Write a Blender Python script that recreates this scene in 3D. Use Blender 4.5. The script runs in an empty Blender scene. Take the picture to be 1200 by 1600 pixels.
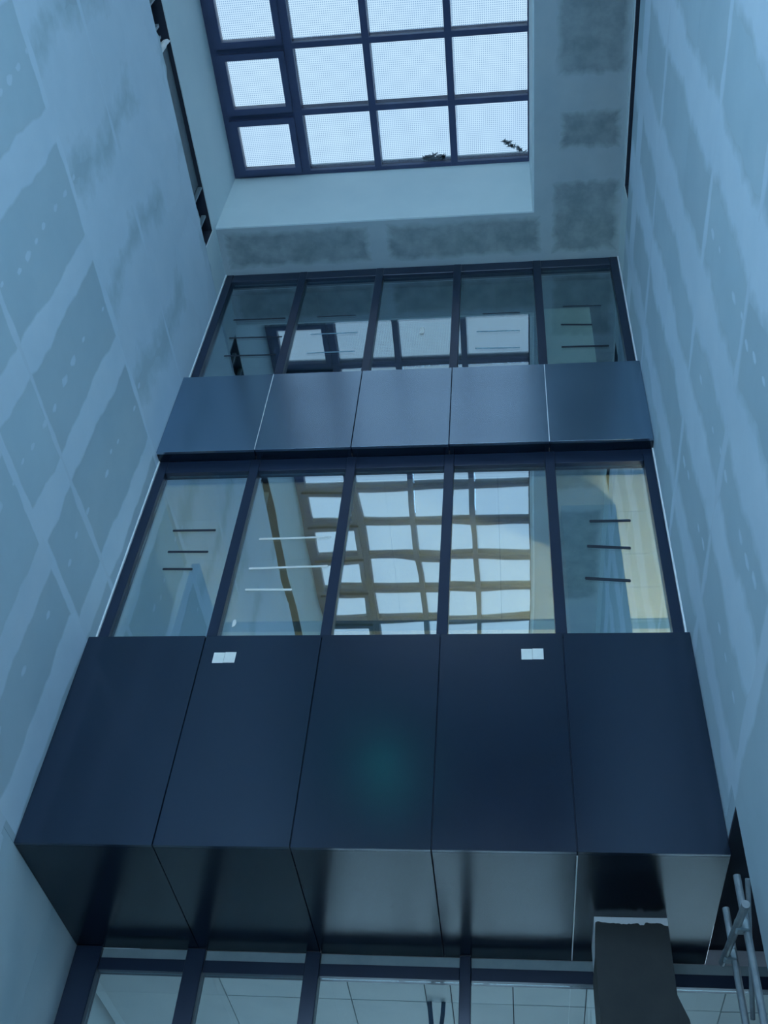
import bpy, bmesh, math, random
from mathutils import Vector, Matrix
random.seed(7)
SC = bpy.context.scene
COL = SC.collection

# ------------------------------------------------------------------ camera
cam_d = bpy.data.cameras.new('camera')
cam = bpy.data.objects.new('camera', cam_d); COL.objects.link(cam)
_r = Vector((0.99289, 0.09433, 0.07259)); _u = Vector((0.02105, -0.73936, 0.67299)); _f = Vector((-0.11715, 0.66667, 0.73608))
cam.matrix_world = Matrix(((_r.x, _u.x, -_f.x, 0.0), (_r.y, _u.y, -_f.y, 0.0), (_r.z, _u.z, -_f.z, 1.5), (0, 0, 0, 1)))
cam_d.sensor_fit = 'HORIZONTAL'; cam_d.sensor_width = 36.0
cam_d.lens = 1652.95 / 1200.0 * 36.0
cam_d.clip_start = 0.05; cam_d.clip_end = 200
SC.camera = cam

# ------------------------------------------------------------------ sky
world = bpy.data.worlds.new('overcast_sky'); SC.world = world
world.use_nodes = True
wn = world.node_tree; wn.nodes.clear()
w_out = wn.nodes.new('ShaderNodeOutputWorld'); w_bg = wn.nodes.new('ShaderNodeBackground')
w_tc = wn.nodes.new('ShaderNodeTexCoord'); w_ns = wn.nodes.new('ShaderNodeTexNoise'); w_rp = wn.nodes.new('ShaderNodeValToRGB')
w_ns.inputs['Scale'].default_value = 5.0; w_ns.inputs['Detail'].default_value = 4.0
w_rp.color_ramp.elements[0].position = 0.3; w_rp.color_ramp.elements[0].color = (0.50, 0.73, 0.98, 1)
w_rp.color_ramp.elements[1].position = 0.7; w_rp.color_ramp.elements[1].color = (0.60, 0.82, 1.0, 1)
wn.links.new(w_tc.outputs['Generated'], w_ns.inputs['Vector']); wn.links.new(w_ns.outputs['Fac'], w_rp.inputs['Fac'])
wn.links.new(w_rp.outputs['Color'], w_bg.inputs['Color']); wn.links.new(w_bg.outputs['Background'], w_out.inputs['Surface'])
w_bg.inputs['Strength'].default_value = 14.0

# ------------------------------------------------------------------ view
SC.view_settings.view_transform = 'Standard'; SC.view_settings.look = 'None'
SC.view_settings.exposure = -0.57; SC.view_settings.gamma = 1.0; SC.view_settings.use_curve_mapping = False

# ------------------------------------------------------------------ key dimensions (metres, camera stands at x=0 y=0)
XL, XR = -3.439, 1.361            # faces of the side walls
YG, YB, YL = 6.452, 6.299, 7.84   # upper glazing, face of the cladding bands, ground-floor glazing
YR = -3.7                         # rear wall
Z0, Z1, Z2, Z3, Z4, ZS = 5.143, 7.012, 9.40, 10.674, 13.041, 14.388
JX = [XL, -2.449, -1.499, -0.554, 0.394, XR]      # cladding joints and mullions
SKX = [-3.43, -2.49, -1.56, -0.59, 0.345]         # skylight columns
SKY0, SKP, SKN = 5.78, 0.80, 11                   # skylight far edge, row pitch, rows
SKY1 = SKY0 - SKP * SKN
YW = SKY0

# ------------------------------------------------------------------ helpers
def newmat(name):
    m = bpy.data.materials.new(name); m.use_nodes = True
    nt = m.node_tree; nt.nodes.clear()
    out = nt.nodes.new('ShaderNodeOutputMaterial')
    return m, nt, out
def N(nt, t, **kw):
    n = nt.nodes.new(t)
    for k, v in kw.items():
        if k in n.inputs: n.inputs[k].default_value = v
        else: setattr(n, k, v)
    return n
def noisy(name, c0, c1, scale=3.0, rough=0.8, rough_var=0.0, bump=0.0, bump_scale=60.0, metallic=0.0, ior=1.5, rnd=0.0, detail=5.0, stretch=None, emit=None, spec=None):
    m, nt, out = newmat(name)
    p = N(nt, 'ShaderNodeBsdfPrincipled'); L = nt.links.new
    p.inputs['Metallic'].default_value = metallic; p.inputs['IOR'].default_value = ior
    tc = N(nt, 'ShaderNodeTexCoord'); geo = N(nt, 'ShaderNodeNewGeometry')
    src = geo.outputs['Position']
    if stretch:
        mp = N(nt, 'ShaderNodeMapping'); mp.inputs['Scale'].default_value = stretch; L(src, mp.inputs['Vector']); src = mp.outputs['Vector']
    ns = N(nt, 'ShaderNodeTexNoise', Scale=scale, Detail=detail, Roughness=0.6); L(src, ns.inputs['Vector'])
    rp = N(nt, 'ShaderNodeValToRGB'); rp.color_ramp.elements[0].position = 0.32; rp.color_ramp.elements[1].position = 0.68
    rp.color_ramp.elements[0].color = (*c0, 1); rp.color_ramp.elements[1].color = (*c1, 1)
    L(ns.outputs['Fac'], rp.inputs['Fac']); col = rp.outputs['Color']
    if rnd:
        oi = N(nt, 'ShaderNodeObjectInfo'); mr = N(nt, 'ShaderNodeMapRange')
        mr.inputs['To Min'].default_value = 1 - rnd; mr.inputs['To Max'].default_value = 1 + rnd
        hs = N(nt, 'ShaderNodeHueSaturation'); L(oi.outputs['Random'], mr.inputs['Value']); L(mr.outputs['Result'], hs.inputs['Value']); L(col, hs.inputs['Color']); col = hs.outputs['Color']
    L(col, p.inputs['Base Color'])
    if rough_var:
        n2 = N(nt, 'ShaderNodeTexNoise', Scale=scale * 2.3, Detail=3.0); L(src, n2.inputs['Vector'])
        mr2 = N(nt, 'ShaderNodeMapRange'); mr2.inputs['To Min'].default_value = rough - rough_var; mr2.inputs['To Max'].default_value = rough + rough_var
        L(n2.outputs['Fac'], mr2.inputs['Value']); L(mr2.outputs['Result'], p.inputs['Roughness'])
    else: p.inputs['Roughness'].default_value = rough
    if bump:
        n3 = N(nt, 'ShaderNodeTexNoise', Scale=bump_scale, Detail=4.0); L(src, n3.inputs['Vector'])
        b = N(nt, 'ShaderNodeBump', Strength=bump, Distance=0.01); L(n3.outputs['Fac'], b.inputs['Height']); L(b.outputs['Normal'], p.inputs['Normal'])
    if spec: p.inputs['Specular Tint'].default_value = (*spec, 1)
    if emit:
        p.inputs['Emission Color'].default_value = (*emit[0], 1); p.inputs['Emission Strength'].default_value = emit[1]
    L(p.outputs['BSDF'], out.inputs['Surface'])
    return m
def feathered(name, base, c0, c1, *a, **k):
    """trowelled filler that thins out to the bare board colour towards its edge (colour attribute 'feather')"""
    m = noisy(name, c0, c1, *a, **k); nt = m.node_tree; L = nt.links.new
    p = [n for n in nt.nodes if n.type == 'BSDF_PRINCIPLED'][0]
    src = p.inputs['Base Color'].links[0].from_socket
    at = N(nt, 'ShaderNodeAttribute'); at.attribute_name = 'feather'
    ns = N(nt, 'ShaderNodeTexNoise', Scale=7.0, Detail=5.0); geo = N(nt, 'ShaderNodeNewGeometry'); L(geo.outputs['Position'], ns.inputs['Vector'])
    ad = N(nt, 'ShaderNodeMath', operation='ADD'); L(at.outputs['Fac'], ad.inputs[0]); L(ns.outputs['Fac'], ad.inputs[1])
    mr = N(nt, 'ShaderNodeMapRange'); mr.inputs['From Min'].default_value = 0.5; mr.inputs['From Max'].default_value = 1.1; L(ad.outputs[0], mr.inputs['Value'])
    mx = N(nt, 'ShaderNodeMix', data_type='RGBA'); L(mr.outputs['Result'], mx.inputs[0]); mx.inputs[6].default_value = (*base, 1); L(src, mx.inputs[7]); L(mx.outputs[2], p.inputs['Base Color'])
    return m
def glass_mat(name, tint, refl0, rough, wave=0.0, wscale=1.2):
    """coated architectural glass: tinted see-through sheet with a mirror layer"""
    m, nt, out = newmat(name); L = nt.links.new
    tr = N(nt, 'ShaderNodeBsdfTransparent'); tr.inputs['Color'].default_value = (*tint, 1)
    gl = N(nt, 'ShaderNodeBsdfGlossy'); gl.inputs['Roughness'].default_value = rough; gl.inputs['Color'].default_value = (0.80, 0.93, 1.0, 1)
    fr = N(nt, 'ShaderNodeLayerWeight', Blend=0.35); mr = N(nt, 'ShaderNodeMapRange')
    mr.inputs['To Min'].default_value = refl0; mr.inputs['To Max'].default_value = min(1.0, refl0 + 0.35)
    L(fr.outputs['Facing'], mr.inputs['Value'])
    mix = N(nt, 'ShaderNodeMixShader'); L(mr.outputs['Result'], mix.inputs['Fac']); L(tr.outputs[0], mix.inputs[1]); L(gl.outputs[0], mix.inputs[2])
    if wave:
        geo = N(nt, 'ShaderNodeNewGeometry'); oi = N(nt, 'ShaderNodeObjectInfo')
        add = N(nt, 'ShaderNodeVectorMath', operation='ADD'); L(geo.outputs['Position'], add.inputs[0])
        sc = N(nt, 'ShaderNodeVectorMath', operation='SCALE'); sc.inputs['Scale'].default_value = 7.0
        cmb = N(nt, 'ShaderNodeCombineXYZ'); L(oi.outputs['Random'], cmb.inputs[0]); L(oi.outputs['Random'], cmb.inputs[1]); L(cmb.outputs[0], sc.inputs[0]); L(sc.outputs[0], add.inputs[1])
        ns = N(nt, 'ShaderNodeTexNoise', Scale=wscale, Detail=1.0); L(add.outputs[0], ns.inputs['Vector'])
        b = N(nt, 'ShaderNodeBump', Strength=1.0, Distance=wave); L(ns.outputs['Fac'], b.inputs['Height']); L(b.outputs['Normal'], gl.inputs['Normal'])
    L(mix.outputs[0], out.inputs['Surface'])
    return m
def frit_mat(name):
    """skylight glass printed with a grid of small dots"""
    m, nt, out = newmat(name); L = nt.links.new
    geo = N(nt, 'ShaderNodeNewGeometry')
    fx = N(nt, 'ShaderNodeVectorMath', operation='SCALE'); fx.inputs['Scale'].default_value = 1 / 0.0245
    L(geo.outputs['Position'], fx.inputs[0])
    fr = N(nt, 'ShaderNodeVectorMath', operation='FRACTION'); L(fx.outputs[0], fr.inputs[0])
    sb = N(nt, 'ShaderNodeVectorMath', operation='SUBTRACT'); L(fr.outputs[0], sb.inputs[0]); sb.inputs[1].default_value = (0.5, 0.5, 0.5)
    ml = N(nt, 'ShaderNodeVectorMath', operation='MULTIPLY'); L(sb.outputs[0], ml.inputs[0]); ml.inputs[1].default_value = (1, 1, 0)
    ln = N(nt, 'ShaderNodeVectorMath', operation='LENGTH'); L(ml.outputs[0], ln.inputs[0])
    lt = N(nt, 'ShaderNodeMath', operation='LESS_THAN'); L(ln.outputs['Value'], lt.inputs[0]); lt.inputs[1].default_value = 0.28
    clear = N(nt, 'ShaderNodeBsdfTransparent'); clear.inputs['Color'].default_value = (0.322, 0.328, 0.332, 1)
    dot = N(nt, 'ShaderNodeBsdfTransparent'); dot.inputs['Color'].default_value = (0.205, 0.232, 0.258, 1)
    mx = N(nt, 'ShaderNodeMixShader'); L(lt.outputs[0], mx.inputs['Fac']); L(clear.outputs[0], mx.inputs[1]); L(dot.outputs[0], mx.inputs[2])
    L(mx.outputs[0], out.inputs['Surface'])
    return m

M = {}
M['board'] = noisy('plasterboard_paper', (0.43, 0.575, 0.65), (0.48, 0.62, 0.69), 1.6, 0.85, bump=0.02, rnd=0.06)
M['compound'] = feathered('joint_compound', (0.455, 0.60, 0.67), (0.575, 0.72, 0.82), (0.63, 0.765, 0.86), 2.2, 0.8, bump=0.03, bump_scale=30, rnd=0.04)
M['well'] = noisy('painted_well_lining', (0.60, 0.74, 0.78), (0.66, 0.79, 0.82), 1.2, 0.75)
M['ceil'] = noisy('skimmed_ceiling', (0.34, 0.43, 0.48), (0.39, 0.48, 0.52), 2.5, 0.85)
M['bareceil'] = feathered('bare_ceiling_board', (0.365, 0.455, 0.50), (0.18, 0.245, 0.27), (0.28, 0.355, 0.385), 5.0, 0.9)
M['plainwall'] = noisy('plaster', (0.48, 0.62, 0.68), (0.56, 0.69, 0.74), 1.5, 0.85)
M['clad'] = noisy('navy_metal', (0.005, 0.011, 0.026), (0.006, 0.013, 0.029), 1.3, 0.20, rough_var=0.02, ior=1.85, spec=(0.70, 0.82, 1.0))
M['clad_up'] = noisy('navy_metal_sky_boost', (0.005, 0.011, 0.026), (0.006, 0.013, 0.029), 1.3, 0.21, rough_var=0.02, ior=5.2, spec=(0.64, 0.82, 1.0))  # copy of the navy cladding, skylight reflection strengthened for the upper band
M['soffit'] = noisy('navy_metal_soffit', (0.005, 0.010, 0.020), (0.006, 0.012, 0.023), 1.3, 0.20, rough_var=0.02, ior=1.5, spec=(0.7, 0.85, 1.0))
M['frame'] = noisy('dark_frame_coat', (0.011, 0.019, 0.042), (0.013, 0.022, 0.047), 4.0, 0.32, ior=1.6, spec=(0.7, 0.82, 1.0))
M['skyframe'] = noisy('skylight_bar_coat', (0.038, 0.056, 0.125), (0.048, 0.068, 0.145), 4.0, 0.45)
M['glass'] = glass_mat('coated_glass', (0.90, 0.95, 0.94), 0.44, 0.0, wave=0.003, wscale=1.1)
M['glass_up'] = glass_mat('coated_glass_upper', (0.86, 0.92, 0.94), 0.19, 0.0, wave=0.0012, wscale=0.9)
M['glass_low'] = glass_mat('clear_glass', (0.85, 0.9, 0.9), 0.08, 0.0)
M['glass_rear'] = glass_mat('clear_window_glass', (0.97, 0.98, 0.98), 0.03, 0.0)
M['edgeband'] = glass_mat('grey_glass_edge', (0.84, 0.87, 0.90), 0.01, 0.0)
M['tinted'] = glass_mat('grey_tinted_glass', (0.52, 0.54, 0.54), 0.05, 0.0)
M['frit'] = frit_mat('dotted_skylight_glass')
M['white'] = noisy('white_bead', (0.68, 0.74, 0.78), (0.74, 0.8, 0.84), 6, 0.6)
M['pale'] = noisy('pale_header', (0.20, 0.28, 0.31), (0.24, 0.32, 0.35), 6, 0.6)
M['galv'] = noisy('galvanised_steel', (0.20, 0.28, 0.32), (0.28, 0.36, 0.40), 9, 0.5, metallic=0.2)
M['galvdark'] = noisy('dull_duct_steel', (0.07, 0.11, 0.13), (0.10, 0.15, 0.18), 9, 0.55, metallic=0.2)
M['tube'] = noisy('scaffold_tube_zinc', (0.15, 0.19, 0.22), (0.22, 0.27, 0.30), 14, 0.4, metallic=0.3)
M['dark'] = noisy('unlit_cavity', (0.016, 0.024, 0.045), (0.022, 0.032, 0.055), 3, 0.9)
M['foam'] = noisy('white_foam', (0.82, 0.86, 0.88), (0.9, 0.93, 0.95), 20, 0.8)
M['sticker'] = noisy('white_paper', (0.70, 0.74, 0.72), (0.76, 0.79, 0.76), 20, 0.6)
M['tape_dark'] = noisy('dark_tape', (0.008, 0.018, 0.035), (0.012, 0.024, 0.045), 20, 0.6)
M['tape_white'] = noisy('white_tape', (0.66, 0.70, 0.68), (0.74, 0.77, 0.74), 20, 0.5)
M['tape_blue'] = noisy('pale_blue_tape', (0.20, 0.36, 0.46), (0.24, 0.40, 0.50), 20, 0.6)
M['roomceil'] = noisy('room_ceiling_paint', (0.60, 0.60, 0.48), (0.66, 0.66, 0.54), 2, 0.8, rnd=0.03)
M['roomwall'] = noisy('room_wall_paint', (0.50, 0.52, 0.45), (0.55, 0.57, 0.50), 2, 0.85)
M['darkceil'] = noisy('unlit_look_ceiling', (0.03, 0.055, 0.085), (0.04, 0.07, 0.10), 2, 0.8, rnd=0.05)  # shade of the unlit top storey put into its ceiling colour
M['bluewall'] = noisy('blue_grey_partition', (0.10, 0.20, 0.27), (0.13, 0.24, 0.31), 3, 0.7)
M['screen'] = noisy('blue_screen_board', (0.035, 0.10, 0.15), (0.045, 0.12, 0.17), 3, 0.7)
M['greencol'] = noisy('pale_green_column', (0.30, 0.42, 0.34), (0.36, 0.47, 0.38), 3, 0.8)
M['grdceil'] = noisy('ground_ceiling_panel', (0.42, 0.54, 0.60), (0.48, 0.60, 0.66), 2, 0.7, rnd=0.05)
M['floor'] = noisy('screed_floor', (0.26, 0.27, 0.27), (0.36, 0.37, 0.36), 2.5, 0.7, bump=0.05)
M['card'] = noisy('brown_card', (0.022, 0.030, 0.035), (0.030, 0.037, 0.041), 6, 0.85, bump=0.05, bump_scale=90)
M['bluecloth'] = noisy('blue_strap', (0.012, 0.05, 0.11), (0.02, 0.065, 0.14), 12, 0.7)

def finish(name, bm, mat, parent=None, smooth=False, origin=None):
    me = bpy.data.meshes.new(name)
    if origin is None:
        if len(bm.verts):
            lo = Vector([min(v.co[i] for v in bm.verts) for i in range(3)]); hi = Vector([max(v.co[i] for v in bm.verts) for i in range(3)])
            origin = (lo + hi) / 2
        else: origin = Vector((0, 0, 0))
    origin = Vector(origin)
    for v in bm.verts: v.co -= origin
    bmesh.ops.recalc_face_normals(bm, faces=bm.faces)
    bm.to_mesh(me); bm.free()
    if smooth:
        for p in me.polygons: p.use_smooth = True
    me.materials.append(M[mat] if isinstance(mat, str) else mat)
    o = bpy.data.objects.new(name, me); COL.objects.link(o)
    if parent is not None:
        o.parent = parent; o.location = origin - world_loc(parent)
    else: o.location = origin
    return o
def world_loc(o):
    l = Vector(o.location)
    while o.parent is not None:
        o = o.parent; l += Vector(o.location)
    return l
def add_box(bm, x0, x1, y0, y1, z0, z1, bev=0.0):
    b2 = bmesh.new()
    vs = [b2.verts.new((x, y, z)) for x in (x0, x1) for y in (y0, y1) for z in (z0, z1)]
    for f in ((0, 1, 3, 2), (4, 6, 7, 5), (0, 4, 5, 1), (2, 3, 7, 6), (0, 2, 6, 4), (1, 5, 7, 3)): b2.faces.new([vs[i] for i in f])
    if bev: bmesh.ops.bevel(b2, geom=b2.edges[:], offset=bev, segments=1, affect='EDGES')
    mp = {v: bm.verts.new(v.co) for v in b2.verts}
    for f in b2.faces: bm.faces.new([mp[v] for v in f.verts])
    b2.free()
def box(name, x0, x1, y0, y1, z0, z1, mat, parent=None, bev=0.0):
    bm = bmesh.new(); add_box(bm, x0, x1, y0, y1, z0, z1, bev)
    return finish(name, bm, mat, parent)
def boxes(name, lst, mat, parent=None):
    bm = bmesh.new()
    for b in lst: add_box(bm, *b)
    return finish(name, bm, mat, parent)
def add_tube(bm, a, b, r, n=12):
    a, b = Vector(a), Vector(b); d = (b - a).normalized()
    s = d.orthogonal().normalized(); t = d.cross(s)
    ra = [bm.verts.new(a + r * (math.cos(2 * math.pi * i / n) * s + math.sin(2 * math.pi * i / n) * t)) for i in range(n)]
    rb = [bm.verts.new(b + r * (math.cos(2 * math.pi * i / n) * s + math.sin(2 * math.pi * i / n) * t)) for i in range(n)]
    for i in range(n): bm.faces.new((ra[i], ra[(i + 1) % n], rb[(i + 1) % n], rb[i]))
    bm.faces.new(ra[::-1]); bm.faces.new(rb)
def tube(name, a, b, r, mat, parent=None, n=12):
    bm = bmesh.new(); add_tube(bm, a, b, r, n)
    return finish(name, bm, mat, parent, smooth=False)
def tag(o, label, cat=None, group=None, kind=None):
    o['label'] = label
    if cat: o['category'] = cat
    if group: o['group'] = group
    if kind: o['kind'] = kind
    return o
def thing(name, loc, label, cat, group=None, kind=None):
    o = bpy.data.objects.new(name, None); COL.objects.link(o); o.location = loc; o.empty_display_size = 0.1
    return tag(o, label, cat, group, kind)
def wall_patch(name, plane, pos, face, poly, mat, parent, thick=0.0015):
    """thin slab lying on a plane. poly: list of (a, b); plane 'x': a=y, b=z; plane 'z': a=x, b=y; face: outward direction sign"""
    bm = bmesh.new()
    def P(a, b, d): return (pos + face * d, a, b) if plane == 'x' else ((a, b, pos + face * d) if plane == 'z' else (a, pos + face * d, b))
    lo = [bm.verts.new(P(a, b, 0.0)) for a, b in poly]; hi = [bm.verts.new(P(a, b, thick)) for a, b in poly]
    n = len(poly)
    bm.faces.new(lo); bm.faces.new(hi[::-1])
    for i in range(n): bm.faces.new((lo[i], lo[(i + 1) % n], hi[(i + 1) % n], hi[i]))
    return finish(name, bm, mat, parent)
def wob(t, seed, amp):
    return amp * (math.sin(t * 3.1 + seed) * 0.5 + math.sin(t * 7.7 + seed * 2.3) * 0.3 + math.sin(t * 19.0 + seed * 3.7) * 0.2)
def band_poly(c, half, t0, t1, seed, vertical=True, amp=0.05, step=0.12):
    """irregular trowelled strip: centre c, half width, running from t0 to t1"""
    n = max(2, int(abs(t1 - t0) / step)); L_, R_ = [], []
    for i in range(n + 1):
        t = t0 + (t1 - t0) * i / n
        a = c - half - wob(t, seed, amp); b = c + half + wob(t, seed + 5.1, amp)
        L_.append((a, t) if vertical else (t, a)); R_.append((b, t) if vertical else (t, b))
    return L_ + R_[::-1]

# ================================================================== SETTING
def S(o, label, cat): return tag(o, label, cat, None, 'structure')
S(box('floor', -3.75, 3.6, YR - 0.2, 12.2, -0.2, 0.0, 'floor'), 'grey screed floor at the foot of the atrium', 'floor')

# ---- side walls: backing, boards, trowelled joints
SLT0, SLT1 = 12.49, 12.925         # open slot near the top of the left wall
wl = S(box('wall_left', XL - 0.30, XL - 0.013, YR, 12.0, 0.0, SLT0 - 0.03, 'plainwall'), 'tall left plasterboard wall with pale taped joints', 'wall')
BT = 0.0125
def boards(parent, xf, sgn, yedges_rows, ztop_cut=None):
    for (z0, z1, ys) in yedges_rows:
        for a, b in zip(ys[:-1], ys[1:]):
            g = 0.0015
            x0, x1 = sorted((xf, xf - sgn * BT))
            box('plasterboard', x0, x1, a + g, b - g, z0 + g, z1 - g, 'board', parent)
colA = [YR + 0.005, -2.3, -1.25, -0.2, 0.86, 1.92, 2.98, 4.04, 5.04, 6.15]
boards(wl, XL, 1, [(10.55, SLT0, colA + [6.50]), (9.36, 10.55, colA + [6.50]), (7.65, 9.36, colA + [6.50]), (6.95, 7.65, colA + [6.50]),
                   (5.15, 6.95, [YR + 0.005, -1.2, 0.0, 1.2, 2.2, 3.2, 4.15, 5.28, 6.08, 7.83]), (2.6, 5.15, [YR + 0.005, -1.2, 0.0, 1.2, 2.4, 3.6, 4.8, 6.0, 7.2, 7.83]),
                   (0.005, 2.6, [YR + 0.005, -1.2, 0.0, 1.2, 2.4, 3.6, 4.8, 6.0, 7.2, 7.83])])
sd = 0.0
def trowel(parent, xf, sgn, vertical, c, half, t0, t1, amp, feather):
    """a taped joint: filler strip a millimetre proud, full in the middle and feathered to nothing along its edges"""
    global sd; sd += 1.37
    n = max(3, int(abs(t1 - t0) / 0.10)); bm = bmesh.new(); lay = bm.verts.layers.float_color.new('feather'); rows = []
    th = 0.0012 + 0.0005 * (sd % 1)
    for i in range(n + 1):
        t = t0 + (t1 - t0) * i / n
        a = half + wob(t, sd, amp); b = half + wob(t, sd + 5.1, amp)
        row = []
        for off, d, f in ((-a - feather, 0.0003, 0.0), (-a + feather * .3, th, 1.0), (b - feather * .3, th, 1.0), (b + feather, 0.0003, 0.0)):
            p, q = (c + off, t) if vertical else (t, c + off)
            v = bm.verts.new((xf + sgn * d, p, q)); v[lay] = (f, f, f, 1); row.append(v)
        rows.append(row)
    for r0, r1 in zip(rows[:-1], rows[1:]):
        for k in range(3): bm.faces.new((r0[k], r0[k + 1], r1[k + 1], r1[k]))
    o = finish('joint_compound', bm, 'compound', parent)
    return o
def vband(parent, xf, sgn, c, half, z0, z1, amp=0.04, feather=0.03): trowel(parent, xf, sgn, True, c, half, z0, z1, amp, feather)
def hband(parent, xf, sgn, c, half, y0, y1, amp=0.02, feather=0.02): trowel(parent, xf, sgn, False, c, half, y0, y1, amp, feather)
for c, h in ((0.86, .12), (1.92, .12), (2.98, .13), (4.04, .115), (5.04, .135), (6.17, .11)):
    vband(wl, XL, 1, c, h, 6.97, 9.40); vband(wl, XL, 1, c, h + .13, 9.36, SLT0 - 0.02, .14, .28)
for c, h in ((1.2, .12), (2.2, .12), (3.2, .13), (4.15, .14), (5.28, .13), (6.10, .15)): vband(wl, XL, 1, c, h, 5.20, 6.97)
for c, h in ((6.0, .14), (4.8, .12)): vband(wl, XL, 1, c, h, 2.7, 5.1)
for z, h in ((7.65, .02), (6.95, .035), (9.36, .03)): hband(wl, XL, 1, z, h, 0.2, 6.42)
hband(wl, XL, 1, 10.58, .012, 0.2, 6.42, .02, .03)
hband(wl, XL, 1, 5.16, .06, 0.2, 6.1)
hband(wl, XL, 1, 11.85, .34, 0.2, 6.40, 0.14, .25)
# screw-head filler spots
def spots(parent, xf, sgn, cols, z0, z1):
    bm = bmesh.new(); lay = bm.verts.layers.float_color.new('feather')
    for y in cols:
        z = z0 + random.random() * 0.2
        while z < z1:
            r = random.uniform(0.022, 0.05); k = 9; d = 0.0012
            yy = y + random.uniform(-.05, .05)
            ring = [(yy + r * 0.8 * random.uniform(.75, 1.2) * math.cos(2 * math.pi * i / k), z + r * 1.5 * random.uniform(.75, 1.2) * math.sin(2 * math.pi * i / k)) for i in range(k)]
            vs = [bm.verts.new((xf + sgn * 0.0003, a, b)) for a, b in ring]; c = bm.verts.new((xf + sgn * d, yy, z)); c[lay] = (1, 1, 1, 1)
            for i in range(k): vs[i][lay] = (.35, .35, .35, 1)
            for i in range(k): bm.faces.new((vs[i], vs[(i + 1) % k], c))
            z += random.choice((.2, .25, .3, .55))
    o = finish('filler_spots', bm, 'compound', parent); o['kind'] = 'stuff'
    return o
spots(wl, XL, 1, (2.45, 3.5, 4.53, 5.58), 5.4, 9.6)

wr = S(boxes('wall_right', [(XR + 0.013, XR + 0.30, YR, 6.60, 5.27, SLT0 - 0.03), (XR + 0.013, XR + 0.30, YR, 5.945, 0.0, 5.27)], 'plainwall'), 'tall right plasterboard wall with pale trowelled bands', 'wall')
colR = [YR + 0.005, -2.2, -1.2, -0.2, 0.8, 1.9, 2.95, 4.03, 4.94, 5.87]
boards(wr, XR, -1, [(10.55, SLT0, colR + [6.50]), (9.2, 10.55, colR + [6.50]), (8.2, 9.2, colR + [6.50]), (6.85, 8.2, colR + [6.50]), (5.38, 6.85, colR + [6.50]),
                    (2.6, 5.38, [YR + 0.005, -1.2, 0.0, 1.2, 2.4, 3.6, 4.8, 5.943]), (0.005, 2.6, [YR + 0.005, -1.2, 0.0, 1.2, 2.4, 3.6, 4.8, 5.943])])
for c, h in ((1.9, .12), (2.95, .14), (4.03, .16), (4.94, .14), (5.87, .07)): vband(wr, XR, -1, c, h, 5.42, SLT0 - 0.02, 0.07, .12)
for z, h in ((5.38, .05), (6.85, .02), (8.2, .02), (10.55, .02), (11.9, .16)): hband(wr, XR, -1, z, h, 0.2, 6.40 if z > 6 else 5.93, 0.03, .05)
box('plasterboard', XR, XR + BT, 5.947, 6.50, 5.2715, 5.3785, 'board', wr)
spots(wr, XR, -1, (3.45, 4.48, 5.4), 5.6, 8.0)

# ---- slots near the top of both side walls
def slot(xf, sgn, y0, y1, name):
    xb = xf - sgn * 0.42
    a, b = sorted((xf - sgn * 0.013, xb)); c, d = sorted((xb, xb - sgn * 0.05))
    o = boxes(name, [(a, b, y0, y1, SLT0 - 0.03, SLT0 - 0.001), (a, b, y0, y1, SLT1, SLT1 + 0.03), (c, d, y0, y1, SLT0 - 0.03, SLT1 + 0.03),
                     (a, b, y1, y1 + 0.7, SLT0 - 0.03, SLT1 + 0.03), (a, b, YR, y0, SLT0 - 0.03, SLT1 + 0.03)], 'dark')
    return o
tl = S(slot(XL, 1, -2.7, 5.75, 'trim_1'), 'dark open slot along the top of the left wall', 'wall slot')
tr_ = S(slot(XR, -1, 3.2, 5.47, 'trim_2'), 'narrow dark gap along the top of the right wall', 'wall slot')
# short plaster returns either end of the slots (wall face continues)
box('wall_return', XL - 0.0125, XL, 5.752, 6.50, SLT0 + 0.001, Z4 - 0.001, 'well', wl)
box('wall_return', XR, XR + 0.0125, 5.472, 6.50, SLT0 + 0.001, Z4 - 0.001, 'well', wr)
box('wall_lip', XL - 0.0125, XL, YR + 0.01, 5.75, SLT1, Z4 - 0.001, 'well', wl)
box('wall_lip', XR, XR + 0.0125, 3.2, 5.47, SLT1, Z4 - 0.001, 'well', wr)
box('wall_return', XR, XR + 0.0125, YR + 0.01, 3.199, SLT0 + .001, Z4 - 0.001, 'well', wr)
# galvanised pieces lying in the left slot
def slot_part(name, y0, y1, x0, x1, z0, z1, mat, slant=0.0):
    bm = bmesh.new(); add_box(bm, x0, x1, y0, y1, z0, z1)
    for v in bm.verts:
        if v.co.z > (z0 + z1) / 2: v.co.y += slant
    return finish(name, bm, mat, tl)
slot_part('duct_plate', 3.60, 5.16, XL - 0.075, XL - 0.05, SLT0 + 0.002, SLT1 - 0.03, 'galvdark')
slot_part('steel_stud', 5.195, 5.215, XL - 0.07, XL - 0.02, SLT0 + 0.002, SLT1 - 0.002, 'galv')
slot_part('steel_stud', 5.50, 5.525, XL - 0.07, XL - 0.02, SLT0 + 0.002, SLT1 - 0.1, 'galv')
slot_part('steel_stud', 3.34, 3.37, XL - 0.22, XL - 0.05, SLT0 + 0.002, SLT1 - 0.15, 'galv')
slot_part('steel_stud', 3.45, 3.475, XL - 0.22, XL - 0.05, SLT0 + 0.002, SLT1 - 0.17, 'galv')
slot_part('steel_stud', 3.08, 3.10, XL - 0.20, XL - 0.02, SLT0 + 0.002, SLT1 - 0.08, 'galv')
bm = bmesh.new()
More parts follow.
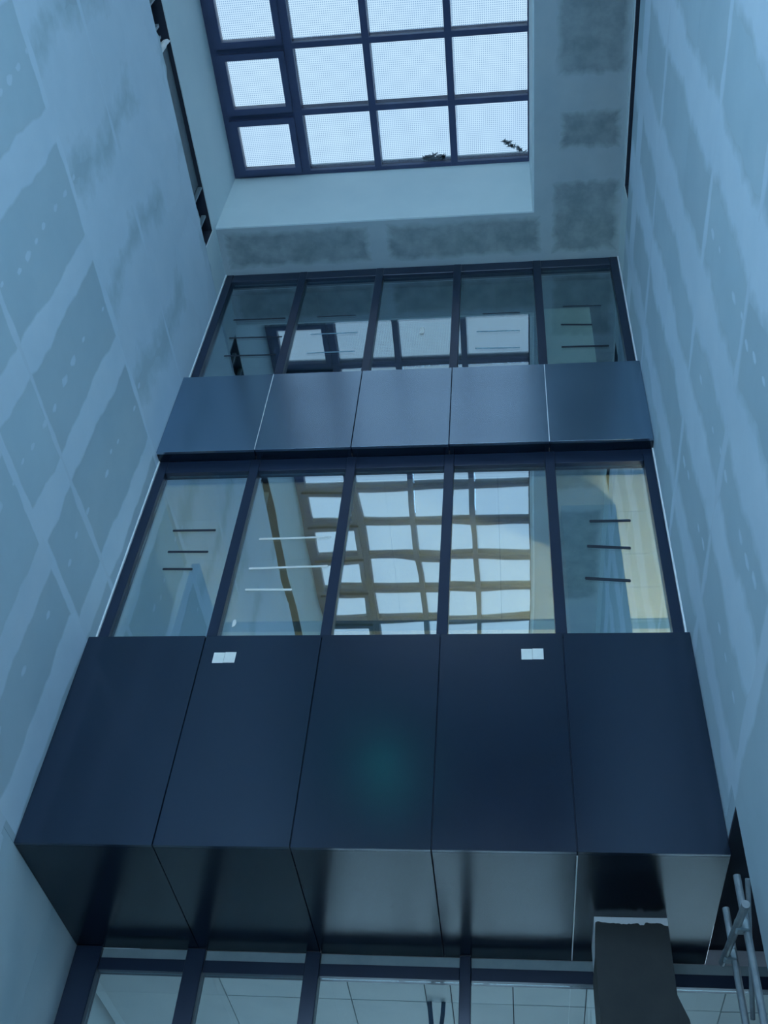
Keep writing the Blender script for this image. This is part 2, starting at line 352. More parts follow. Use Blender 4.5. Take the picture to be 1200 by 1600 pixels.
for i in range(9):
    z = SLT0 + 0.025 + i * 0.047; r = 0.03
    bmesh.ops.create_icosphere(bm, subdivisions=1, radius=r, matrix=Matrix.Translation((XL - 0.045, 3.548 + random.uniform(-.006, .006), z)) @ Matrix.Diagonal((1.6, .75, .8, 1)))
finish('foam_bead', bm, 'foam', tl)

# ---- ceiling with the skylight opening
xo0, xo1 = XL, 0.347
ce = S(boxes('ceiling', [(XL - 0.3, XR + 0.3, YW + .02, 6.60, Z4, Z4 + 0.25), (xo1 + .02, XR + 0.3, SKY1, YW + .02, Z4, Z4 + 0.25), (XL - 0.3, XR + 0.3, YR, SKY1 - .02, Z4, Z4 + 0.25)], 'ceil'),
       'grey skimmed ceiling around the skylight opening', 'ceiling')
HT = ZS + 0.32
box('well_lining', XL - 0.3, XL - 0.001, SKY1, YW, Z4 + 0.001, HT, 'well', ce)
boxes('well_lining', [(XL - 0.001, xo1 + 0.001, YW + .001, YW + .019, Z4 - .001, HT), (XL - .3, xo1 + .25, YW + .02, YW + .25, Z4 + .251, HT)], 'well', ce)
boxes('well_lining', [(xo1 + 0.001, xo1 + 0.019, SKY1, YW + .019, Z4 - .001, HT), (xo1 + .02, xo1 + .25, SKY1, YW + .019, Z4 + .251, HT)], 'well', ce)
boxes('well_lining', [(XL - 0.001, xo1 + 0.001, SKY1 - .019, SKY1 - .001, Z4 - .001, HT), (XL - .3, xo1 + .25, SKY1 - .25, SKY1 - .02, Z4 + .251, HT)], 'well', ce)
# bare board showing between skimmed joints
def cpatch(x0, x1, y0, y1, seed):
    bm = bmesh.new(); lay = bm.verts.layers.float_color.new('feather'); n = 24; rings = []
    for f, off, d in ((0.0, .07, .0003), (1.0, -.05, .0008)):
        ring = []
        for i in range(n * 4):
            t = (i % n) / n; sde = i // n
            w = off + wob(i * .35, seed, .02)
            X0, X1, Y0, Y1 = x0 - w, x1 + w, y0 - w, y1 + w
            p = ((X0 + (X1 - X0) * t, Y0), (X1, Y0 + (Y1 - Y0) * t), (X1 - (X1 - X0) * t, Y1), (X0, Y1 - (Y1 - Y0) * t))[sde]
            v = bm.verts.new((p[0], p[1], Z4 - d)); v[lay] = (f, f, f, 1); ring.append(v)
        rings.append(ring)
    m = n * 4
    for i in range(m): bm.faces.new((rings[0][i], rings[0][(i + 1) % m], rings[1][(i + 1) % m], rings[1][i]))
    bm.faces.new(rings[1])
    finish('bare_board_patch', bm, 'bareceil', ce)
for i, c in enumerate([(-3.3, -1.65, 5.92, 6.27), (-1.32, 0.38, 5.91, 6.27), (0.64, 1.27, 5.50, 6.27), (0.70, 1.24, 4.70, 5.0), (0.66, 1.28, 2.9, 4.2), (0.66, 1.28, 0.6, 2.4)]): cpatch(*c, i * 2.1 + .4)

# ---- skylight
sk = thing('window_1', (-1.54, (SKY0 + SKY1) / 2, ZS), 'large dotted-glass skylight in a dark grid frame', 'skylight', None, 'structure')
BW, BH, BD = 0.042, 0.034, 0.17     # half width and depth of the glazing bars
yb = [SKY0 - i * SKP for i in range(SKN + 1)]
for i, x in enumerate(SKX):
    hw = 0.05 if i in (0, 1) else BW
    a, b = x - hw, x + hw
    if i == 0: a, b = XL + 0.002, XL + 0.075
    if i == 4: a, b = 0.332, 0.346
    for k in range(SKN):
        box('skylight_bar', a, b, yb[k + 1] + (BH if k < SKN - 1 else .05) + 0.0005, yb[k] - (BH if k else .05) - 0.0005, ZS, ZS + BD, 'skyframe', sk)
for k, y in enumerate(yb):
    a, b = y - BH, y + BH
    if k == 0: a, b = SKY0 - 0.05, SKY0 - 0.002
    if k == SKN: a, b = SKY1 + 0.002, SKY1 + 0.05
    for c in range(4):
        x0 = XL + 0.002 if c == 0 else SKX[c] - BW + 0.0005; x1 = 0.346 if c == 3 else SKX[c + 1] - BW - 0.0005
        box('skylight_bar', x0, x1, a, b, ZS, ZS + BD, 'skyframe', sk)
for c in range(4):
    for k in range(SKN):
        x0, x1 = SKX[c] + BW + .0006, SKX[c + 1] - BW - .0006
        if c == 0: x0 = XL + 0.0756; x1 -= 0.0078
        if c == 1: x0 += 0.0078
        if c == 3: x1 = 0.3314
        y1, y0 = yb[k] - BH - .0006, yb[k + 1] + BH + .0006
        if k == 0: y1 = SKY0 - .0506
        if k == SKN - 1: y0 = SKY1 + .0506
        if c == 0:   # opening vents with a deep sash of their own
            t = 0.075; zz = ZS - 0.05
            sash = boxes('vent_sash', [(x0, x0 + t + .02, y0, y1, zz, ZS + .06), (x1 - t, x1, y0, y1, zz, ZS + .06), (x0 + t + .02, x1 - t, y0, y0 + t, zz, ZS + .06), (x0 + t + .02, x1 - t, y1 - t, y1, zz, ZS + .06)], 'skyframe', sk)
            box('pane', x0 + t + .021, x1 - t - .001, y0 + t + .001, y1 - t - .001, ZS + .03, ZS + .034, 'frit', sash)
        else:
            pn = box('pane', x0, x1, y0, y1, ZS + 0.060, ZS + 0.064, 'frit', sk)
            boxes('edge_band', [(x0, x1, y1 - .045, y1, ZS + .052, ZS + .055), (x0, x0 + .022, y0, y1 - .0455, ZS + .052, ZS + .055)], 'edgeband', pn)

# ---- rear wall, behind the camera: dark cladding around an unseen window added to brighten the walls
rw = S(boxes('wall_rear', [(XL - 0.3, XL + 0.35, YR - 0.25, YR, 0, 9.0), (XR - 0.35, XR + 0.3, YR - 0.25, YR, 0, 9.0), (XL + 0.35, XR - 0.35, YR - 0.25, YR, 0, 2.6),
                           (XL - 0.3, XR + 0.3, YR - 0.25, YR, 9.0, Z4)], 'frame'), 'dark clad end wall behind the viewer', 'wall')
w5 = thing('window_5', (-1.04, YR - 0.12, 2.6), 'added, unseen tall window behind the viewer that brightens the walls', 'window', None, 'structure')
for i in range(5):
    x = XL + 0.35 + (XR - XL - 0.7) * i / 4
    box('mullion', x - .03, x + .03, YR - 0.16, YR - 0.04, 2.6, 9.0, 'frame', w5)
    if i < 4:
        xn = XL + 0.35 + (XR - XL - 0.7) * (i + 1) / 4
        for k in range(3): box('glass_pane', x + .031, xn - .031, YR - .11, YR - .10, 2.640 + k * 2.1195, 2.600 + (k + 1) * 2.1195, 'glass_rear', w5)
        for k in range(4): box('transom', x + .031, xn - .031, YR - .15, YR - .05, 2.601 + k * 2.1195, 2.639 + k * 2.1195, 'frame', w5)

# ---- rooms behind the upper glazing
def room(z0, z1, tag_, cm='roomceil', wm='roomwall'):
    yy0, yy1, x0, x1 = 6.62, 10.6, -4.4, 2.9
    S(box('floor', x0, x1, yy0, yy1, z0 - 0.2, z0, 'floor'), 'floor slab of the %s room behind the glazing' % tag_, 'floor')
    S(box('wall_back', x0, x1, yy1, yy1 + .1, z0, z1, wm), 'back wall of the %s room behind the glazing' % tag_, 'wall')
    S(box('wall_left_room', x0 - .1, x0, yy0, yy1, z0, z1, wm), 'left end wall of the %s room' % tag_, 'wall')
    S(box('wall_right_room', x1, x1 + .1, yy0, yy1, z0, z1, wm), 'right end wall of the %s room' % tag_, 'wall')
    S(boxes('wall_front_room', [(x0, XL - 0.31, yy0 - .1, yy0, z0, z1), (XR + 0.31, x1, yy0 - .1, yy0, z0, z1)], wm), 'front returns of the %s room beside the glazing' % tag_, 'wall')
    c = S(box('ceiling', x0, x1, yy0, yy1, z1 + 0.012, z1 + 0.12, 'dark'), 'pale tiled ceiling of the %s room' % tag_, 'ceiling')
    ys = [6.625, 7.10, 7.68, 8.165, 8.65, 8.80, 9.6, 10.59]; xs = [-4.39, -3.42, -2.3, -1.2, -0.1, 1.0, 2.05, 2.89]
    for j in range(len(ys) - 1):
        if j == 4: continue
        for i in range(len(xs) - 1):
            box('ceiling_tile', xs[i] + .002, xs[i + 1] - .002, ys[j] + .002, ys[j + 1] - .002, z1, z1 + 0.012, cm, c)
    box('ceiling_beam', x0 + .01, x1 - .01, 8.652, 8.798, z1 - 0.02, z1 + 0.012, 'bluewall', c)
    return c
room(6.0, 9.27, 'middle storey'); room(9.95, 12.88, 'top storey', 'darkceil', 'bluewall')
S(box('ceiling', -4.4, 2.9, 6.62, 10.7, 13.01, 13.2, 'ceil'), 'roof slab over the top storey room', 'ceiling')

# ---- ground floor beyond the glazing
S(boxes('wall_back', [(-3.75, 3.6, 12.0, 12.2, 0, 1.0), (-3.75, 3.6, 12.0, 12.2, 4.6, 5.6), (-3.75, -2.3, 12.0, 12.2, 1.0, 4.6), (0.6, 1.5, 12.0, 12.2, 1.0, 4.6), (2.6, 3.6, 12.0, 12.2, 1.0, 4.6)], 'plainwall'), 'far wall of the ground floor with two added windows', 'wall')
for k_, (a_, b_) in enumerate(((-2.299, 0.599), (1.501, 2.599))):  # unseen windows added for the bright patches reflected in the soffit
    w_ = thing('window_%d' % (6 + k_), ((a_ + b_) / 2, 12.1, 1.0), ('wide', 'narrow')[k_] + ' added tinted window, unseen, in the far wall of the ground floor', 'window', None, 'structure')
    n_ = 3 if k_ == 0 else 1
    for q_ in range(n_): box('glass_pane', a_ + (b_ - a_) * q_ / n_ + .03, a_ + (b_ - a_) * (q_ + 1) / n_ - .03, 12.09, 12.10, 1.04, 4.56, 'tinted', w_)
    for q_ in range(n_ + 1):
        x_ = a_ + (b_ - a_) * q_ / n_; box('mullion', max(a_, x_ - .03), min(b_, x_ + .03), 12.05, 12.14, 1.001, 4.599, 'frame', w_)
    for z_ in (1.001, 4.56): box('rail', a_ + .031, b_ - .031, 12.05, 12.14, z_, z_ + .038, 'frame', w_)
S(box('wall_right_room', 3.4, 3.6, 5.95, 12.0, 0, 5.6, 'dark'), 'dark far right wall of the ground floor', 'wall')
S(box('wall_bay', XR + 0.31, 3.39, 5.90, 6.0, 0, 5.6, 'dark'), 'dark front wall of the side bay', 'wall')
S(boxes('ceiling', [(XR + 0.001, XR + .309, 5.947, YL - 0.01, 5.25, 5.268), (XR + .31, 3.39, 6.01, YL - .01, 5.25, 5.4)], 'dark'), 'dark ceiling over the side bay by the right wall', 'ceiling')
gc = S(box('ceiling', -3.4, 3.39, YL + 0.09, 12.0, 5.03, 5.15, 'dark'), 'pale panelled ceiling behind the ground floor glazing', 'ceiling')
gx = [-3.39, -2.3, -1.30, -0.71, -0.515, -0.045, 0.50, 1.12, 1.50, 2.4, 3.38]; gy = [YL + 0.10, 8.30, 8.95, 9.9, 11.0, 11.98]
for i in range(len(gx) - 1):
    for j in range(len(gy) - 1):
        dz = random.uniform(0, .004)
        box('ceiling_panel', gx[i] + .004, gx[i + 1] - .004, gy[j] + .004, gy[j + 1] - .004, 5.0 + dz, 5.028, 'grdceil', gc)

# ================================================================== CLADDING BANDS
def band(name, z0, z1, depth_back, label, cm='clad'):
    t = thing(name, (-1.04, YB, z0), label, 'cladding')
    for a, b in zip(JX[:-1], JX[1:]):
        g = 0.004
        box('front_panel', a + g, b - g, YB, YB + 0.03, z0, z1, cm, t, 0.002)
        box('soffit_panel', a + g, b - g, YB + 0.032, depth_back, z0 + 0.001, z0 + 0.02, 'soffit', t, 0.0015)
        box('sill_cap', a + g * .5, b - g * .5, YB + 0.032, YG + 0.03, z1 - 0.02, z1 - 0.001, 'clad', t)
    boxes('carrier', [(XL + .002, XR - .002, YB + 0.033, YB + 0.10, z0 + 0.025, z1 - 0.025)], 'frame', t)
    return t
b_low = band('spandrel_band', Z0, Z1, YL - 0.005, 'deep dark navy metal cladding band above the ground floor glazing')
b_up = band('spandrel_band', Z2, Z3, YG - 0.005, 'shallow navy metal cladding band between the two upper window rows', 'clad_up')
# bright aluminium lines along some joints
for x, z0, z1, b in ((JX[1], Z2, Z3, b_up), (JX[4], Z2, Z3, b_up)):
    box('joint_bead', x - .0035, x + .0035, YB - 0.002, YB + 0.01, z0 + .01, z1 - .005, 'white', b)
box('joint_bead', JX[4] - .0035, JX[4] + .0045, YB + 0.06, YL - 0.01, Z0 - 0.002, Z0 + .01, 'white', b_low)
S(box('wall_slab', XL + .01, XR - .01, YB + 0.11, 6.6, Z0 + 0.03, 5.75, 'dark'), 'floor slab edge hidden inside the lower cladding band', 'wall')
S(box('wall_slab', XL + .01, XR - .01, 6.62, 7.9, Z0 + 0.03, 5.75, 'dark'), 'floor slab over the recessed ground floor glazing', 'wall')

# ================================================================== UPPER GLAZING (two rows)
def glazing(name, z0, z1, label, gmat, sill):
    w = thing(name, (-1.04, YG, z0), label, 'window', None, 'structure')
    y0, y1 = YG - 0.03, YG + 0.09
    for i, x in enumerate(JX):
        a, b = x - .045, x + .045
        if i == 0: a, b = XL + .018, XL + .105
        if i == 5: a, b = XR - .105, XR - .018
        box('mullion', a, b, y0, y1, z0 + .001, z1 - .001, 'frame', w, 0.003)
    ins = []
    for i in range(5):
        a = JX[i] + .046 if i else XL + .106; b = JX[i + 1] - .046 if i < 4 else XR - .106
        box('head_transom', a, b, y0 + .004, y1, z1 - .17, z1 - .001, 'frame', w, 0.003)
        box('bottom_rail', a, b, y0 + .004, y1, z0 + .001, z0 + .075, 'frame', w, 0.003)
        box('glass_pane', a + .001, b - .001, YG + .02, YG + .032, z0 + .076, z1 - .171, gmat, w)
    return w
w2 = glazing('window_2', Z3, Z4, 'upper row of five dark-framed panes under the ceiling', 'glass_up', True)
w3 = glazing('window_3', Z1, Z2, 'middle row of five dark-framed panes between the navy bands', 'glass', True)
# white wall beads beside the frames
for k, (x0, x1, z0, z1, lb) in enumerate(((XL + .001, XL + .016, Z1, Z2, 'thin white bead left of the middle window row'), (XR - .016, XR - .001, Z1, Z2, 'thin white bead right of the middle window row'),
                                          (XL + .001, XL + .016, Z3, Z4, 'thin white bead left of the upper window row'), (XR - .016, XR - .001, Z3, Z4, 'thin white bead right of the upper window row'))):
    S(box('trim_%d' % (k + 3), x0, x1, YG - 0.04, YG + .05, z0 + .002, z1 - .002, 'white'), lb, 'trim')

# ================================================================== GROUND-FLOOR GLAZING (recessed)
w4 = thing('window_4', (-1.0, YL, 0), 'recessed ground floor glazing with thick dark posts under the soffit', 'window', None, 'structure')
gm = [(-3.43, -3.22), (-2.535, -2.39), (-1.605, -1.49), (-0.435, -0.35), (0.72, 0.82), (1.95, 2.05), (3.25, 3.38)]
for a, b in gm: box('mullion', a, b, YL - 0.04, YL + 0.08, 0.0, Z0 - 0.003, 'frame', w4, 0.004)
for (a, _), (c, _d) in zip([(m[1], 0) for m in gm[:-1]], [(m[0], 0) for m in gm[1:]]):
    box('header', a + .001, c - .001, YL + 0.0, YL + .07, 5.062, Z0 - .003, 'pale', w4)
    box('transom', a + .001, c - .001, YL - 0.02, YL + .07, 4.965, 5.060, 'frame', w4, 0.003)
    box('glass_pane', a + .001, c - .001, YL + .02, YL + .032, 2.61, 4.964, 'glass_low', w4)
    box('transom', a + .001, c - .001, YL - 0.02, YL + .07, 2.52, 2.609, 'frame', w4, 0.003)
    box('glass_pane', a + .001, c - .001, YL + .02, YL + .032, 0.08, 2.519, 'glass_low', w4)
    box('bottom_rail', a + .001, c - .001, YL - 0.02, YL + .07, 0.0, .079, 'frame', w4, 0.003)

# ================================================================== COLUMNS AND PARTITIONS
col = thing('column', (0.78, 7.4, 0.0), 'square column wrapped in torn brown card below the soffit, right of centre', 'column')
CX0, CX1, CY0, CY1 = 0.531, 1.03, 7.15, 7.62
box('shaft', CX0, CX1, CY0, CY1, 0.0, Z0 - .001, 'white', col)
o = box('shaft', CX0 - .02, CX1, 7.0, CY1, 6.001, 9.268, 'bluewall', col); o['label'] = 'blue-grey upper length of the column'
o = box('shaft', CX0 - .06, CX1, 7.0, CY1, 9.951, 12.878, 'greencol', col); o['label'] = 'pale green topmost length of the column'
# card wrap with ragged top
bm = bmesh.new()
def wrap_face(pts_top, base_z, to3, thick):
    n = len(pts_top)
    f0 = [bm.verts.new(to3(a, z, 0)) for a, z in pts_top]; f1 = [bm.verts.new(to3(a, base_z, 0)) for a, z in pts_top]
    g0 = [bm.verts.new(to3(a, z, thick)) for a, z in pts_top]; g1 = [bm.verts.new(to3(a, base_z, thick)) for a, z in pts_top]
    for i in range(n - 1):
        bm.faces.new((g0[i], g0[i + 1], g1[i + 1], g1[i])); bm.faces.new((f0[i], f1[i], f1[i + 1], f0[i + 1]))
        bm.faces.new((f0[i], f0[i + 1], g0[i + 1], g0[i])); bm.faces.new((f1[i], g1[i], g1[i + 1], f1[i + 1]))
    for i in (0, n - 1): bm.faces.new((f0[i], g0[i], g1[i], f1[i]))
top = []
for i in range(41):
    t = i / 40; z = Z0 - 0.048 + 0.006 * math.sin(t * 9 + 1) + random.uniform(-.003, .003)
    if 0.60 < t < 0.70: z -= 0.013
    if t < 0.05: z -= 0.008
    if t > 0.93: z -= 0.012
    if t < 0.024: z -= 0.14
    top.append((CX0 - .008 + (CX1 - CX0 + .008) * t, z))
wrap_face(top, 0.02, lambda a, z, d: (a, CY0 - .002 - d, z), 0.006)
side = [(CY0 - .001, Z0 - .20), (CY0 + .05, Z0 - .22), (CY0 + .10, Z0 - .24), (CY1, Z0 - .24)]
wrap_face(side, 0.02, lambda a, z, d: (CX0 - .002 - d, a, z), 0.006)
finish('card_wrap', bm, 'card', col)
# loose flap of card at the right edge
bm = bmesh.new()
fl = [(1.02, 4.66), (1.03, 4.61), (1.05, 4.55), (1.085, 4.45), (1.10, 4.30), (1.02, 4.25)]
lo = [bm.verts.new((a, CY0 - .01 - 0.25 * (a - 1.03), z)) for a, z in fl]; hi = [bm.verts.new((a, CY0 - .004 - 0.25 * (a - 1.03), z)) for a, z in fl]
bm.faces.new(lo); bm.faces.new(hi[::-1])
for i in range(6): bm.faces.new((lo[i], lo[(i + 1) % 6], hi[(i + 1) % 6], hi[i]))
finish('card_flap', bm, 'card', col)

pt = thing('partition_screen', (-3.0, 7.0, 6.0), 'blue-grey screen standing behind the leftmost middle pane', 'partition')
box('frame_post', -3.05, -2.97, 7.0, 7.06, 6.001, 8.55, 'screen', pt, 0.004)
for z0, z1 in ((6.05, 7.55), (7.56, 8.05), (8.06, 8.549)):
    box('screen_panel', -3.045, -2.972, 7.061, 9.4, z0, z1, 'screen', pt, 0.004)

# ================================================================== SCAFFOLD by the right wall
sc = thing('scaffold_frame', (1.25, 6.0, 0), 'zinc tube scaffold frame standing by the opening in the right wall', 'scaffold')
tube('standard', (1.25, 5.76, 0.0), (1.25, 5.76, 4.70), 0.021, 'tube', sc)
tube('standard', (1.25, 6.22, 0.0), (1.25, 6.22, 4.74), 0.021, 'tube', sc)
tube('ledger', (1.20, 6.34, 4.46), (1.20, 5.44, 4.36), 0.022, 'tube', sc)
tube('ledger', (1.20, 6.34, 2.46), (1.20, 5.44, 2.36), 0.022, 'tube', sc)
tube('diagonal_brace', (1.298, 6.25, 4.10), (1.298, 5.72, 4.66), 0.014, 'tube', sc)
for y, z in ((6.22, 4.447), (5.76, 4.396), (6.22, 2.447), (5.76, 2.396)):
    box('coupler', 1.188, 1.262, y - .034, y + .034, z - .034, z + .034, 'galv', sc, 0.008)
for y in (5.76, 6.22): box('base_plate', 1.18, 1.32, y - .07, y + .07, 0.0, 0.008, 'galv', sc)

# ================================================================== SMALL THINGS
def sticker(x0, x1, z0, z1, label):
    t = thing('paper_label', ((x0 + x1) / 2, YB, z0), label, 'label', 'white paper labels on the lower navy band')
    m = (x0 + x1) / 2
    box('half_sheet', x0, m - .001, YB - .003, YB - .0005, z0, z1 - .004, 'sticker', t)
    box('half_sheet', m + .001, x1, YB - .003, YB - .0005, z0 + .002, z1, 'sticker', t)
sticker(-2.345, -2.165, 6.728, 6.836, 'white paper label on the left half of the lower navy band')
sticker(0.072, 0.24, 6.748, 6.855, 'white paper label on the right half of the lower navy band')

def tape(x0, z0, x1, z1, h, mat, label, group, y=YG + .0185):
    bm = bmesh.new()
    pts = [(x0, z0 - h), (x1, z1 - h), (x1 + .006, z1), (x1, z1 + h), (x0, z0 + h), (x0 - .006, z0)]
    lo = [bm.verts.new((a, y, b)) for a, b in pts]; hi = [bm.verts.new((a, y - .0012, b)) for a, b in pts]
    bm.faces.new(lo); bm.faces.new(hi[::-1])
    for i in range(6): bm.faces.new((lo[i], lo[(i + 1) % 6], hi[(i + 1) % 6], hi[i]))
    return tag(finish('tape_strip', bm, mat), label, 'tape', group)
g = 'tape strips on the middle window row'
nm = ('top', 'middle', 'bottom')
for k, (x0, za, x1, zb) in enumerate(((-3.087, 8.448, -2.686, 8.445), (-3.071, 8.168, -2.701, 8.16), (-3.068, 7.949, -2.80, 7.943))):
    tape(x0, za, x1, zb, .013, 'tape_dark', '%s dark tape strip on the leftmost middle pane' % nm[k], g)
for k, (x0, za, x1, zb) in enumerate(((-2.25, 8.314, -1.60, 8.325), (-2.281, 7.94, -1.585, 7.957), (-2.271, 7.684, -1.866, 7.677))):
    tape(x0, za, x1, zb, .011, 'tape_white', '%s white tape strip on the second middle pane from left' % nm[k], g)
for k, (x0, za, x1, zb) in enumerate(((0.711, 8.466, 1.06, 8.463), (0.668, 8.15, 1.027, 8.117), (0.626, 7.766, 0.989, 7.73))):
    tape(x0, za, x1, zb, .016, 'tape_dark', '%s dark tape strip on the rightmost middle pane' % nm[k], g)
g = 'tape strips on the upper window row'
for k, (x0, za, x1, zb) in enumerate(((-3.171, 12.07, -2.554, 12.06), (-3.152, 11.684, -2.534, 11.665), (-3.143, 11.318, -2.554, 11.303))):
    tape(x0, za, x1, zb, .012, 'tape_dark', '%s thin dark tape strip on the leftmost upper pane' % nm[k], g)
for k, (x0, za, x1, zb) in enumerate(((-2.17, 12.06, -1.72, 12.06), (-2.2, 11.69, -1.66, 11.69), (-2.2, 11.31, -1.66, 11.31))):
    tape(x0, za, x1, zb, .008, 'tape_dark' if k == 0 else 'tape_blue', '%s thin tape strip on the second upper pane from left' % nm[k], g)
for k, (x0, za, x1, zb) in enumerate(((-0.242, 11.973, 0.17, 11.966), (-0.311, 11.605, 0.162, 11.595), (-0.323, 11.274, 0.155, 11.252))):
    tape(x0, za, x1, zb, .008, 'tape_dark' if k == 0 else 'tape_blue', '%s thin tape strip on the second upper pane from right' % nm[k], g)
for k, (x0, za, x1, zb) in enumerate(((0.66, 12.06, 1.08, 12.04), (0.621, 11.677, 0.954, 11.651), (0.606, 11.233, 1.10, 11.225))):
    tape(x0, za, x1, zb, .016 if k else .008, 'tape_dark', '%s dark tape strip on the rightmost upper pane' % nm[k], g)

# dark straps hanging below the ground-floor ceiling
def strap(pts, w, label):
    bm = bmesh.new(); rows = []
    for (x, y, z) in pts: rows.append([bm.verts.new((x + sx * w, y + sy * .006, z)) for sx, sy in ((-1, -1), (1, -1), (1, 1), (-1, 1))])
    for a, b in zip(rows[:-1], rows[1:]):
        for i in range(4): bm.faces.new((a[i], a[(i + 1) % 4], b[(i + 1) % 4], b[i]))
    bm.faces.new(rows[0]); bm.faces.new(rows[-1][::-1])
    tag(finish('hanging_strap', bm, 'bluecloth'), label, 'strap', 'blue straps behind the ground floor glass')
strap([(-0.69, 8.29, 5.0), (-0.67, 8.30, 4.85), (-0.655, 8.30, 4.65), (-0.66, 8.30, 4.3)], .018, 'longer left blue strap hanging behind the ground floor glass')
strap([(-0.58, 8.29, 5.0), (-0.585, 8.30, 4.9), (-0.60, 8.30, 4.75), (-0.595, 8.30, 4.45)], .016, 'shorter right blue strap hanging behind the ground floor glass')

# ================================================================== LAMPS added out of view
def lamp(name, loc, size, power, colr, label):
    t = thing(name, loc, label, 'lamp', 'room lamps behind the glazing')
    h = box('housing', loc[0] - size / 2, loc[0] + size / 2, loc[1] - .09, loc[1] + .09, loc[2], loc[2] + .05, 'white', t, 0.004)
    d = bpy.data.lights.new(name, 'AREA'); d.shape = 'RECTANGLE'; d.size = size; d.size_y = .16; d.energy = power; d.color = colr
    l = bpy.data.objects.new('tube_light', d); COL.objects.link(l); l.parent = t; l.location = (0, 0, -0.012)
    return t, l
def uplamp(name, loc, size, power, colr, label):
    """unseen fill light added on the room floor, throwing its light up at the ceiling"""
    t = thing(name, loc, label, 'lamp', 'added unseen uplights on the room floors')
    box('housing', loc[0] - size / 2, loc[0] + size / 2, loc[1] - .1, loc[1] + .1, loc[2], loc[2] + .12, 'galv', t, 0.004)
    d = bpy.data.lights.new(name, 'AREA'); d.shape = 'RECTANGLE'; d.size = size; d.size_y = .18; d.energy = power; d.color = colr
    l = bpy.data.objects.new('lamp_glow', d); COL.objects.link(l); l.parent = t; l.location = (0, 0, 0.14); l.rotation_euler = (math.pi, 0, 0)
    return t, l
uplamp('added_uplight', (2.2, 8.6, 6.0), 0.6, 200, (1.0, 0.95, 0.72), 'added unseen uplight on the middle storey floor at the right')
uplamp('added_uplight', (-3.7, 8.4, 6.0), 0.6, 260, (1.0, 0.95, 0.55), 'added unseen uplight on the middle storey floor at the left')
uplamp('added_uplight', (-0.4, 9.3, 6.0), 0.6, 6, (0.9, 1.0, 0.95), 'added unseen uplight on the middle storey floor near the middle')
uplamp('added_uplight', (-0.6, 9.0, 0.0), 0.8, 80, (0.85, 0.95, 1.0), 'added unseen cool uplight on the ground floor behind the glass')
uplamp('added_uplight', (0.4, 6.75, 9.95), 0.5, 16, (0.75, 1.0, 0.72), 'added unseen uplight on the top storey floor by the column')
uplamp('added_uplight', (-3.6, 7.6, 9.95), 0.5, 14, (0.75, 1.0, 0.72), 'added unseen uplight on the top storey floor at the left')

# unseen teal lamp added behind the viewer for the lower band's reflected glow
t = thing('added_teal_lamp', (-2.34, YR, 12.1), 'added, unseen teal lamp behind the viewer for the glow on the lower band', 'lamp')
box('housing', -2.62, -2.06, YR + .001, YR + .08, 11.95, 12.75, 'frame', t, 0.01)
M['tealglow'] = noisy('teal_diffuser', (0.05, 0.4, 0.4), (0.05, 0.42, 0.42), 3, 0.5, emit=((0.02, 0.55, 0.50), 9.0))
box('diffuser', -2.58, -2.10, YR + .081, YR + .10, 11.99, 12.71, 'tealglow', t, 0.01)

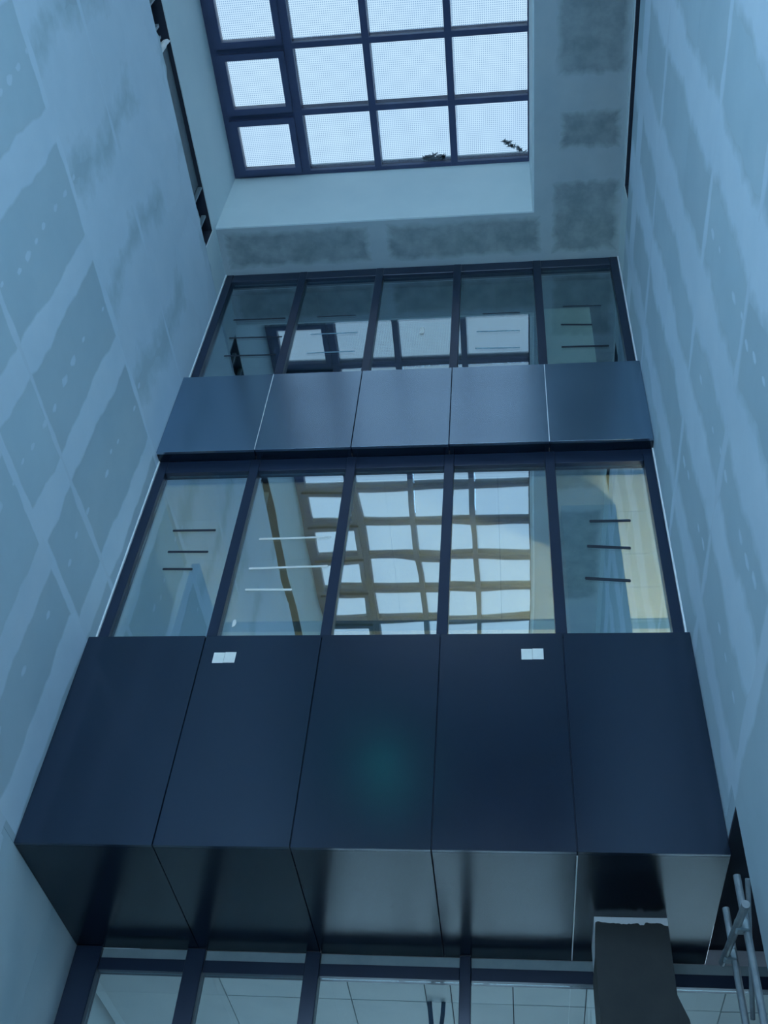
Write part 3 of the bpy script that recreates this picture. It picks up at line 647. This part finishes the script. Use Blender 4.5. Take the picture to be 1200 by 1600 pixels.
# litter blown onto the skylight, and scraps stuck to the glass
def litter(name, cx, cy, rx, ry, n, label, lean=0.0):
    bm = bmesh.new()
    for i in range(n):
        a = random.uniform(0, 6.283); r = math.sqrt(random.random())
        x, y = cx + rx * r * math.cos(a), cy + ry * r * math.sin(a) + lean * (r * math.cos(a)) * rx
        l, w, th = random.uniform(.025, .06), random.uniform(.006, .018), random.uniform(0, 6.283)
        z = ZS + 0.066 + random.uniform(0, .02)
        c, s_ = math.cos(th), math.sin(th)
        q = [(-l, 0, 0), (0, -w, .004), (l, 0, 0), (0, w, .004)]
        vs = [bm.verts.new((x + c * p[0] - s_ * p[1], y + s_ * p[0] + c * p[1], z + p[2])) for p in q]
        bm.faces.new(vs)
    tag(finish(name, bm, 'leaf'), label, 'leaves', None)
M['leaf'], nt_, out_ = newmat('dead_leaf')
d_ = N(nt_, 'ShaderNodeBsdfDiffuse'); t_ = N(nt_, 'ShaderNodeBsdfTranslucent'); x_ = N(nt_, 'ShaderNodeMixShader', Fac=0.6); n_ = N(nt_, 'ShaderNodeTexNoise', Scale=25.0)
r_ = N(nt_, 'ShaderNodeValToRGB'); r_.color_ramp.elements[0].color = (0.22, 0.28, 0.32, 1); r_.color_ramp.elements[1].color = (0.50, 0.56, 0.60, 1)
for a_, b_ in ((n_.outputs['Fac'], r_.inputs['Fac']), (r_.outputs['Color'], d_.inputs['Color']), (r_.outputs['Color'], t_.inputs['Color']), (d_.outputs[0], x_.inputs[1]), (t_.outputs[0], x_.inputs[2]), (x_.outputs[0], out_.inputs['Surface'])): nt_.links.new(a_, b_)
litter('leaf_litter', -0.85, 5.69, 0.14, 0.04, 60, 'heap of dead leaves at the lower edge of the skylight')
litter('leaf_litter', 0.15, 5.60, 0.15, 0.02, 26, 'thin drift of leaves near the right corner of the skylight', 0.6)
def scrap(x, z, w, h, label, y=YG + .0185):
    bm = bmesh.new(); k = 8
    ring = [(x + w * random.uniform(.6, 1.1) * math.cos(i * 6.283 / k), z + h * random.uniform(.6, 1.1) * math.sin(i * 6.283 / k)) for i in range(k)]
    lo = [bm.verts.new((a, y, b)) for a, b in ring]; hi = [bm.verts.new((a, y - .001, b)) for a, b in ring]
    bm.faces.new(lo); bm.faces.new(hi[::-1])
    for i in range(k): bm.faces.new((lo[i], lo[(i + 1) % k], hi[(i + 1) % k], hi[i]))
    tag(finish('paper_scrap', bm, 'sticker'), label, 'scrap')
scrap(-0.93, 11.66, .035, .085, 'small white scrap stuck to the central upper pane')
scrap(-2.30, 7.30, .02, .06, 'small pale scrap low on the second middle pane from left')
